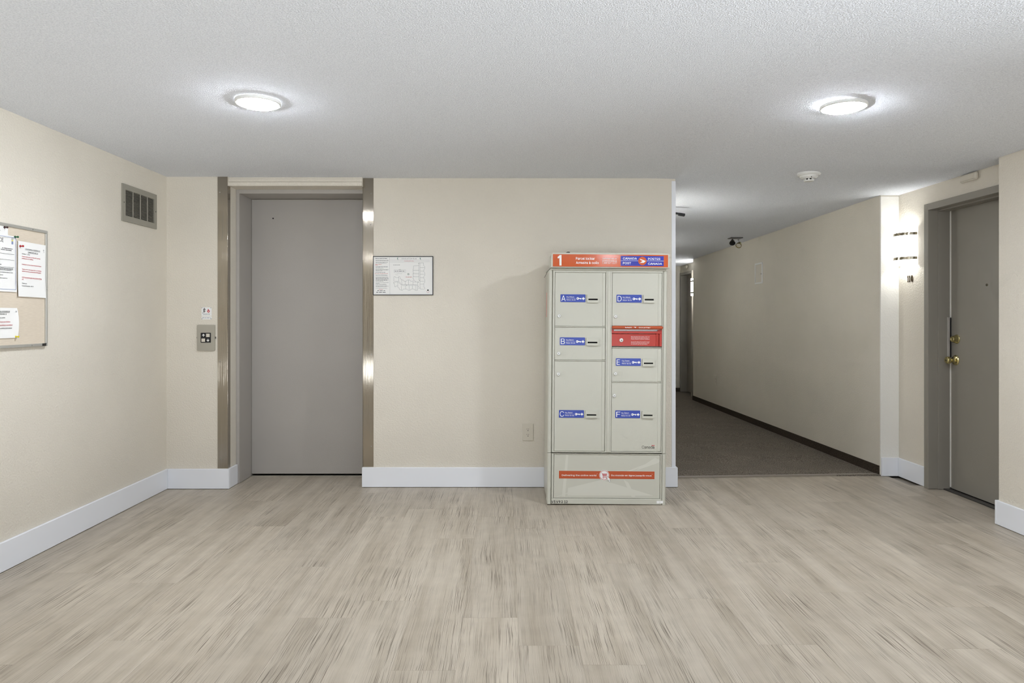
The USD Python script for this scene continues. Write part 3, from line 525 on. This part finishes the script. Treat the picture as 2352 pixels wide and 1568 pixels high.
# mail slot
r = rect(cm, 112, 1398, 190, 300)
ms = obj('mail_slot', [ext(sbox(*[r[i] for i in (0, 2, 1, 3)]).difference(sbox(*[rect(cm, 165, 1300, 196, 240)[i] for i in (0, 2, 1, 3)])), LD - .001, LF + .004)], M['red'], lk)
obj('slot_chute', box(*rect(cm, 160, 1305, 192, 246), LD, LD + .008), M['zinc'], ms, label='pale metal chute inside the mail slot')
hd = obj('slot_hood', box(*rect(cm, 105, 1420, 98, 188), LF - .002, LF + .030, .008), M['orange_matte'], ms, 30)
ZH = LF + .0300
hx = lambda x, y: cm(x, y)
obj('lettering', [text('Mail', *hx(440, 152), .0068, ZH, width=.043, bold=True), text('Courrier', *hx(785, 154), .0068, ZH, width=.079, bold=True), ext(Polygon([hx(663, 122), hx(728, 128), hx(697, 153)]), ZH, ZH + .0004)], M['sign_white'], ms)
md = obj('mail_door', fbox(rect(cm, 112, 1252, 306, 626), LD - .001, LF + .002), M['red'], lk, label='red mail collection door below the slot')
for r, zz in (((1256, 1300, 306, 626), .004), ((1306, 1330, 306, 628), -.002), ((1338, 1398, 300, 630), .004)): obj('mail_door_strip', fbox(rect(cm, *r), LD - .001, LF + zz), M['red'], lk)
x, y = cm(360, 468)
obj('cam_lock', [lathe([(0, LF + .008), (.009, LF + .008), (.0125, LF + .006), (.0135, LF + .001), (0, LF + .001)], 24, loc=(x, y, 0))], M['lock'], md, 30)
obj('keyway', box(x - .0025, x + .0025, y - .003, y + .003, LF + .0078, LF + .0085), M['dark'], md)
tx = [('Mail deposited here before 5:00 a.m.', 385, 490), ('will be picked up daily Monday to', 416, 475), ('Friday except for statutory holidays', 448, 480), ('Le courrier déposé ici avant 5 h sera', 514, 480), ('ramassé quotidiennement du lundi', 546, 470), ('au vendredi, sauf les jours fériés.', 578, 430)]
obj('lettering', [text(s, *cm(605, yy), .0046, LF + .002, width=ww / 11.2 / LS) for s, yy, ww in tx], M['sign_white'], md)
# plinth front
pr = rect(c2, 197, 1318, 938, 1412)
for b in [box(-HWD + .029, HWD - .029, .002, pr[2] - .002, LD - .001, LF - .002, .002), box(-HWD + .029, pr[0] - .002, pr[2] - .002, SPLIT - .002, LD - .001, LF - .002, .002),
                    box(pr[1] + .002, HWD - .029, pr[2] - .002, SPLIT - .002, LD - .001, LF - .002, .002), box(pr[0] - .002, pr[1] + .002, pr[3] + .0015, SPLIT - .002, LD - .001, LF, .001)]: obj('plinth_rail', b, M['locker'], lk)
pp = obj('plinth_panel', box(*pr, LD - .001, LF - .006, .001), M['locker'], lk)
ZP = LF - .006
clip = sbox(pr[0], pr[2], pr[1], pr[3])
rays = [[(230, 1395), (830, 1190), (1310, 1010), (1310, 990), (820, 1180), (225, 1390)], [(1065, 1115), (1270, 975), (1320, 1010), (1310, 1030)], [(280, 1390), (325, 945), (350, 945), (315, 1390)], [(340, 1380), (345, 1300), (700, 1212), (1250, 1380)], [(935, 1210), (1020, 1395), (1060, 1395), (985, 1240)]]
obj('printed_rays', [ext(Polygon([c2(*p) for p in a]).buffer(0).intersection(clip), ZP, ZP + .0002 + .00005 * i) for i, a in enumerate(rays)], M['raised'], pp, label='faint lighter rays printed on the panel')
br = rect(c2, 250, 1263, 1117, 1205)
obj('slogan_band', box(*br, ZP, ZP + .0008), M['orange_matte'], pp, label='orange slogan band')
ZB = ZP + .0008
obj('lettering', [text('Delivering the online world', *c2(279, 1170), .0092, ZB, width=368 / 4.612 / LS, bold=True), text('Du monde en ligne jusqu’à vous', *c2(803, 1172), .0092, ZB, width=428 / 4.612 / LS, bold=True), text('™', *c2(650, 1156), .006, ZB, width=.005), text('™', *c2(1232, 1160), .006, ZB, width=.005)], M['sign_white'], pp)
ccx, ccy = c2(730, 1163); R = 53 / 4.612 / LS
obj('cart_badge', ext(disc(ccx, ccy, R, 12), ZP, ZB + .0008), M['sign_white'], pp)
def k2(x, y): return (ccx + (x - 1113) / 9.408 / LS, ccy - (y - 303) / 9.408 / LS)
ZC = ZB + .0008
obj('cart_icon', [ext(disc(ccx, ccy, R * .93, 12).difference(disc(ccx, ccy, R * .86, 12)), ZC, ZC + .0003), strokes([[k2(1050, 252), k2(1068, 262), k2(1092, 340), k2(1172, 340)], [k2(1092, 340), k2(1084, 358), k2(1172, 358)]], .0022, ZC),
                  ext(Polygon([k2(1072, 270), k2(1172, 270), k2(1165, 322), k2(1088, 326)]).difference(unary_union([LineString([k2(1075, y), k2(1175, y)]).buffer(.0006) for y in (284, 298, 312)])), ZC, ZC + .0003),
                  ext(unary_union([disc(*k2(1092, 368), .0022, 4), disc(*k2(1160, 368), .0022, 4)]), ZC, ZC + .0003)], M['ink_red'], pp)
cur = [(1180, 330), (1248, 395), (1222, 398), (1246, 440), (1224, 446), (1206, 402), (1184, 416)]
obj('cursor_outline', ext(Polygon([k2(*p) for p in cur]).buffer(.0015, join_style=2), ZC + .0003, ZC + .0005), M['ink_grey'], pp)
obj('cursor_icon', ext(Polygon([k2(*p) for p in cur]), ZC + .0004, ZC + .0008), M['sign_white'], pp)
vs = [(167, 'V'), (193, '3'), (219, 'V'), (247, '9'), (273, '2'), (304, '1'), (324, '2')]
obj('serial_number', [text(c, *c2(x, 1456), .0155, LF - .002, bold=True) for x, c in vs], M['ink'], lk, label='black stencilled serial V3V9212')
for u in (1285, 1320): obj('sticker', box(*rect(c2, u, u + 32, 1434, 1462), LF - .002, LF - .0014), M['sign_white'], lk, label='small white inventory sticker')
obj('side_sticker', box(-HWD - .0003, -HWD + .002, 1.25, 1.42, .22, .27), M['pale_red'], lk, label='red sticker on the side of the cabinet')
# header
hr = rect(ch, 78, 2272, 92, 372)
hs = obj('header', [ext(rrect(hr[0] + .003, hr[1], hr[2] - .03, hr[3], .022).intersection(sbox(hr[0], hr[2], hr[1] + .01, hr[3] + .01)), .30, .500), box(hr[0] - .004, hr[1] + .003, hr[2] - .006, hr[2] - .001, .0, .503, .002), box(hr[0] + .02, hr[1] - .02, hr[2] - .002, hr[3] - .03, .02, .31)], M['locker'], lk, 30)
obj('header_sill', box(-HWD + .012, HWD - .012, LTOP - .002, hr[2] - .007, .002, .478, .003), M['locker'], lk)
ZF = .500
fc = rect(ch, 116, 2246, 122, 366)
obj('sign_face', ext(rrect(fc[0], fc[1], fc[2], fc[3], .002), ZF - .001, ZF + .0008), M['orange'], hs, label='glossy orange sign face')
Zt = ZF + .0008
def cap(s, x0, x1, yb, h, bold=False): return text(s, *ch(x0, yb), h / 8.11 / LS, Zt, width=(x1 - x0) / 8.11 / LS, bold=bold)
obj('numeral', ext(Polygon([ch(*p) for p in ((200, 178), (245, 138), (275, 138), (275, 333), (236, 333), (236, 192), (208, 205))]), Zt, Zt + .0004), M['sign_white'], hs, label='large white numeral 1')
obj('lettering', [cap('Parcel locker', 540, 893, 224, 44, True), cap('Armoire à colis', 540, 965, 301, 44, True), cap('canadapost.ca', 1030, 1297, 216, 25, True), cap('postescanada.ca', 1030, 1300, 257, 25, True), cap('1 800 267-1177', 1030, 1300, 298, 25, True)], M['sign_white'], hs)
b0 = rect(ch, 1372, 2166, 155, 345)
obj('logo_panel', box(*b0, Zt, Zt + .0006), M['blue'], hs, label='blue panel of the postal logo')
Zl = Zt + .0006
ox, oy = ch(1772, 250)
def cap2(s, x0, x1, yb): return text(s, *ch(x0, yb), 38 / 8.11 / LS, Zl, width=(x1 - x0) / 8.11 / LS, bold=True)
obj('logo_lettering', [cap2('CANADA', 1410, 1670, 221), cap2('POST', 1410, 1562, 308), cap2('POSTES', 1875, 2102, 229), cap2('CANADA', 1875, 2135, 318), box(b0[0], b0[1], oy + .001 - .0011, oy + .001 + .0011, Zl, Zl + .0003)], M['sign_white'], hs)
obj('logo_disc', ext(disc(ox, oy, 78 / 8.11 / LS, 14), Zl, Zl + .0006), M['orange'], hs)
obj('logo_wing', ext(Polygon([ch(*p) for p in ((1722, 208), (1790, 232), (1836, 252), (1795, 284), (1724, 284), (1756, 262), (1776, 246), (1740, 236))]), Zl + .0006, Zl + .001), M['sign_white'], hs)
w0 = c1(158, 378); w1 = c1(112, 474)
obj('thin_dark_line', trimesh.util.concatenate([tube((w0[0] + .004, w0[1], .497), (w0[0] - .012, w0[1] - .02, .49), .0013, 6), tube((w0[0] - .012, w0[1] - .02, .49), (w1[0] - .004, w1[1], .40), .0013, 6)]), M['dark_steel'], lk, label='thin dark line running down from the header corner')  # thin dark bent line, down and left from the header corner
# dark thing left on top of the locker
u0, u1 = loc(1293.5, 579)[0], loc(1311, 579)[0]
lt = lk.GetCustomData(); base = (LX - VX) * 4.558 / F
ob = thing('black_wedge', (base + .0075 * 1.68 + (u0 + u1) / 2, 4.66, .0035 + hr[3] + .001), 'back', 'small black wedge lying on top of the locker header', 'wedge')
m = ext(Polygon([(-.034, .0), (.03, .0), (.0255, .0155), (.012, .0165)]), -.03, .03); obj('wedge', m, M['black'], ob)

# ------------------------------------------------------------------ outlets, access panel, bracket
def outlet(locn, frame, label, w=.040, h=.064):
    o = thing('wall_outlet', locn, frame, label, 'outlet')
    obj('cover_plate', box(-w, w, -h, h, .0005, .006, .003), M['ivory'], o)
    obj('receptacle', ext(rrect(-.0165, .0165, -.034, .034, .003), .006, .0078), M['ivory'], o)
    sl = []
    for s in (1, -1): sl += [box(-.0075, -.0055, s * .020 - .001, s * .020 + .008, .0078, .0082), box(.0055, .0075, s * .020, s * .020 + .007, .0078, .0082), ext(disc(0, s * .020 - .008, .003, 4), .0078, .0082)]
    obj('socket_hole', sl, M['dark'], o)
    for s in (1, -1): obj('screw', ext(disc(0, s * .049, .003, 4), .006, .0066), M['ivory'], o)
    return o
cx, cz = at(1212.5, 992, YB); outlet((cx, YB, cz), 'back', 'ivory duplex wall outlet beside the parcel locker')
outlet((XH, 9.62, .372), 'right', 'ivory outlet low on the far hallway wall', .045, .066)
ap = thing('access_panel', (XH, 7.99, 1.772), 'right', 'beige access hatch high on the hallway wall', 'access panel')
obj('frame', ext(sbox(-.115, -.122, .115, .122).difference(sbox(-.098, -.105, .098, .105)), .0005, .010), M['white'], ap)
obj('hatch', box(-.096, .096, -.103, .103, .0003, .006, .001), M['wall_hall'], ap); obj('latch', ext(disc(.078, -.01, .006, 4), .006, .0085), M['dark_steel'], ap)
bx, bz = at(1572, 494, 6.2)
bk = thing('wall_bracket', (1.256, 6.2, bz), 'up', 'short black bar jutting past the white corner below the hallway ceiling', 'bracket')
tilt = trimesh.transformations.rotation_matrix(.16, [0, 1, 0], [bx - 1.256, 0, 0])
obj('arm', box(.002, bx - 1.256 - .05, -.012, .012, -.003, .012, .003).apply_transform(tilt), M['black'], bk); obj('head', box(bx - 1.256 - .055, bx - 1.256 + .003, -.016, .016, -.012, .013, .004).apply_transform(tilt), M['black'], bk)

# ------------------------------------------------------------------ apartment door 110
XF, XS = 3.085, 3.243                        # frame face and door face
d2 = thing('door_2', (XD, 4.60, 0), 'right', 'dark grey apartment door with brass knob and deadbolt at the right', 'door', kind='structure')
def pR(x, y, z): return (4.60 - y, z, XD - x)  # world to the door's frame
def bR(x0, x1, y0, y1, z0, z1, c=0.0): a, b = pR(x0, y0, z0), pR(x1, y1, z1); return box(a[0], b[0], a[1], b[1], a[2], b[2], c)
obj('door_panel', bR(XS, XS + .04, 4.20, 4.968, .012, 2.034, .002), M['grey_door'], d2)
obj('door_frame', [bR(XF, XS + .06, 4.984, 5.0335, 0.002, 2.085, .002), bR(XF, XS + .06, 4.135, 4.183, 0.002, 2.085, .002), bR(XF + .0004, XS + .06, 4.175, 4.995, 2.037, 2.0846, .002)], M['grey_door'], d2)
obj('door_stop', [bR(3.155, XS - .006, 4.972, 4.99, .002, 2.05, .001), bR(3.1556, XS - .006, 4.186, 4.99, 2.026, 2.049, .001), bR(3.155, XS - .006, 4.182, 4.194, .002, 2.038, .001)], M['grey_door'], d2)
obj('weather_strip', [bR(XS - .0055, XS + .004, 4.9685, 4.983, .02, .93), bR(XS - .0055, XS + .004, 4.9685, 4.983, 1.255, 2.03)], M['trim_cream'], d2, label='thin white weather strip at the door edge')
obj('threshold', bR(3.19, 3.33, 4.184, 4.983, .0005, .009, .002), M['dark_steel'], d2)
obj('latch_guard', bR(3.214, 3.2265, 4.955, 4.971, .965, 1.255, .001), M['grey_paint'], d2, label='grey steel latch guard plate')
obj('latch_strip', bR(3.2265, 3.2425, 4.9645, 4.971, .96, 1.25, .0005), M['black'], d2, label='dark gap strip behind the latch guard')
def onR(x, y, z, prof, n=28): p = pR(x, y, z); return lathe(prof, n, loc=p)
obj('deadbolt', onR(XS, 4.904, 1.098, [(0, 0), (.033, 0), (.033, .004), (.030, .008), (.021, .034), (.019, .037), (.012, .037), (.011, .035), (0, .035)]), M['brass'], d2, 30)
kn = obj('knob', onR(XS, 4.915, .946, [(0, 0), (.037, 0), (.037, .003), (.032, .009), (.020, .013), (.014, .018), (.0125, .030), (.019, .038), (.0255, .048), (.027, .058), (.0245, .066), (.019, .071), (.012, .072), (0, .071)]), M['brass'], d2, 30)
obj('keyway', onR(XS, 4.915, .946, [(0, .0705), (.006, .0705), (.006, .0732), (0, .0732)], 12), M['dark_steel'], kn)
obj('peephole', onR(XS, 4.598, 1.473, [(0, 0), (.009, 0), (.009, .003), (.006, .0045), (0, .0045)], 16), M['nickel'], d2); obj('peephole_lens', onR(XS, 4.598, 1.473, [(0, .0044), (.0045, .0044), (.0045, .005), (0, .005)], 12), M['black'], d2)
hn = thing('house_number', (XD, 5.241, 1.551), 'right', 'dark metal number 110 on the wall beneath the sconce', 'house number')
for i, c in enumerate('110'): obj('numeral', text(c, -.034 + i * .022, -.024, .048, .001, width=.007 if c == '1' else .021, bold=True, d=.006), M['bronze'], hn, label=f'dark numeral {c}')
def chime(locn, label, w=.08, h=.026):
    o = thing('wall_alarm', locn, 'right', label, 'alarm box')
    obj('housing', box(-w, w, -h, h, .0005, .03, .010), M['ivory'], o, 30); obj('lip', box(-w + .012, w - .012, -h + .003, -h + .007, .0285, .0315, .001), M['ivory'], o)
chime((XD, 4.56, 2.188), 'cream alarm box on the wall above the 110 door'); chime((XD, 11.72, 2.125), 'tiny cream alarm box above the far hallway door', .07, .025)
# far hallway door
d3 = thing('door_3', (XD, 11.7, 0), 'right', 'grey apartment door at the far end of the hallway', 'door', kind='structure')
def b3(x0, x1, y0, y1, z0, z1, c=0.0): return box(11.7 - y0, 11.7 - y1, z0, z1, XD - x0, XD - x1, c)
obj('door_panel', b3(3.20, 3.24, 11.36, 12.03, -.04, 1.995, .002), M['grey_door'], d3)
obj('door_frame', [b3(3.085, 3.26, 12.03, 12.075, -.05, 2.04, .002), b3(3.085, 3.26, 11.305, 11.36, -.05, 2.04, .002), b3(3.085, 3.26, 11.36, 12.03, 1.995, 2.04, .002)], M['grey_door'], d3)

# ------------------------------------------------------------------ lamps and ceiling fittings
HALL_SHADE, HALL_BULB = 21.0, 70.0
M['hall_shade'] = plain('lit_hall_sconce_glass', (250, 248, 244), .4, emit=HALL_SHADE, ecol=(.97, .985, 1.0))
M['hall_bulb'] = plain('lit_hall_bulb', (255, 255, 255), .5, emit=HALL_BULB, ecol=(.97, .985, 1.0))
def sconce(locn, label, frame='right', glass='shade', glow='bulb'):
    s = thing('wall_sconce', locn, frame, label, 'wall sconce', None)
    t = np.linspace(0, math.pi, 33); W, D, H = .108, .100, .14
    def shell(o, i, z0, z1):
        out = [((W + o) * math.cos(a), (D + o) * math.sin(a) + .004) for a in t]; inn = [((W + i) * math.cos(a), (D + i) * math.sin(a) + .004) for a in t[::-1]]
        m = ext(Polygon(out + inn), z0, z1)                    # x, depth, up
        m.apply_transform(np.array([[1, 0, 0, 0], [0, 0, 1, 0], [0, 1, 0, 0], [0, 0, 0, 1.0]])); return m
    obj('shade', shell(0, -.004, -H, H), M[glass], s, 30)
    for z in (.093, -.092): obj('band', shell(.0022, -.0002, z - .010, z + .010), M['nickel'], s, 30)
    obj('back_plate', box(-.095, .095, -.12, .12, .0005, .006, .001), M['white'], s)
    for z in (.085, -.085): obj('bulb', trimesh.creation.icosphere(2, .022).apply_translation([0, z, .056]), M[glow], s, True)
    obj('lamp_holder', [tube((0, .066, .056), (0, -.066, .056), .010), tube((0, 0, .006), (0, 0, .045), .006)], M['white'], s)
    return s
sc = sconce((XD, 5.262, 1.797), 'lit half-round white glass sconce above the number 110')
FAR = ((XD, 11.08, 1.752), 'right', 'glowing sconce peeking round the wall at the hallway far end')

s2 = sconce((1.256, 6.05, 1.72), 'sconce on the hidden left wall of the hallway, nearer the lobby', 'left', 'hall_shade', 'hall_bulb')
copy_of(s2, *FAR)
copy_of(s2, (1.256, 8.6, 1.72), 'left', 'unseen sconce added to brighten the hallway, on its hidden left wall, farther from the lobby')  # second sconce, out of view, added to brighten the hallway
def lamp(x, y, label):
    o = thing('ceiling_light', (x, y, float(ceil_z(x, y)) - .001), 'up', label, 'ceiling light', 'round ceiling lights')
    obj('trim_ring', lathe([(.096, 0), (.1045, 0), (.1045, -.0125), (.1025, -.0145), (.098, -.0155), (.096, -.0145)] , 48), M['white'], o, 30)
    obj('lens', lathe([(0, -.029), (.03, -.0285), (.06, -.0265), (.082, -.0215), (.092, -.0170), (.0965, -.0135), (.0965, -.002), (0, -.002)], 48), M['lamp_lens'], o, 30)
    return o
l0 = lamp(-1.18, 3.256, 'round lit ceiling light over the left half of the lobby')
copy_of(l0, (1.61, 3.25, float(ceil_z(1.61, 3.25)) - .001), 'up', 'round lit ceiling light over the right half of the lobby', 'round ceiling lights')
copy_of(l0, (-1.18, -1.5, 2.283), 'up', 'round ceiling light behind the viewer on the left side', 'round ceiling lights'); copy_of(l0, (1.61, -1.5, float(ceil_z(1.61, -1.5)) - .001), 'up', 'round ceiling light behind the viewer on the right side', 'round ceiling lights')
sx, sy = 2.08, 4.68
sd = thing('smoke_detector', (sx, sy, float(ceil_z(sx, sy)) - .001), 'up', 'white round smoke detector on the ceiling before the hallway', 'smoke detector')
obj('base', lathe([(0, .004), (.076, .004), (.076, -.008), (.066, -.017), (0, -.017)], 48), M['white'], sd, 30)
obj('housing', lathe([(0, -.017), (.060, -.017), (.057, -.026), (.044, -.036), (.032, -.037), (0, -.037)], 48), M['white'], sd, 30)
obj('sensor_chamber', lathe([(0, -.036), (.027, -.036), (.027, -.046), (0, -.046)], 32), M['dark'], sd)
obj('sensor_cap', lathe([(0, -.046), (.0325, -.046), (.0325, -.051), (.030, -.054), (0, -.054)], 40), M['white'], sd, 30)
for k in range(8):
    a = k * math.pi / 4 + .35; m = box(-.004, .004, -.003, .003, -.047, -.036); m.apply_translation([0, -.0305, 0]); m.apply_transform(trimesh.transformations.rotation_matrix(a, [0, 0, 1])); obj('rib', m, M['white'], sd)
obj('indicator', ext(disc(-.006, -.052, .0025, 4), -.0345, -.030), M['dark'], sd)
ex, ey = 2.72, 8.08; ez = float(ceil_z(ex, ey))
em = thing('emergency_light', (ex, ey, ez - .0015), 'up', 'twin head emergency light on the hallway ceiling', 'emergency light')
obj('plate', box(-.072, .072, -.06, .06, -.010, 0, .002), M['dark_steel'], em)
for s, mm, dv in ((-1, M['chrome'], (-.25, -.75, -.6)), (1, M['brass'], (-.5, -.62, -.6))):
    dv = np.array(dv) / np.linalg.norm(dv); c = np.array([s * .038 + .01 * (s > 0), -.01, -.038 - (.030 if s > 0 else .0)])
    h = lathe([(0, -.02), (.012, -.02), (.016, -.008), (.018, .012), (.032, .030), (.034, .048), (.030, .048), (.027, .036), (0, .034)], 28)
    z = np.array([0, 0, 1.0]); ax = np.cross(z, dv); ang = math.acos(np.clip(z @ dv, -1, 1)); R = trimesh.transformations.rotation_matrix(ang, ax); h.apply_transform(R); h.apply_translation(c)
    hd = obj('lamp_head', h, mm, em, 30, label=('chrome' if s < 0 else 'brass toned') + ' lamp head')
    obj('lamp_lens', lathe([(0, .037), (.028, .037), (.028, .040), (0, .040)], 24).apply_transform(R).apply_translation(c), M['black'] if s < 0 else M['ivory'], hd)
    obj('lamp_stem', tube((s * .03, 0, -.008), tuple(c - dv * .01), .007), M['chrome'], em)
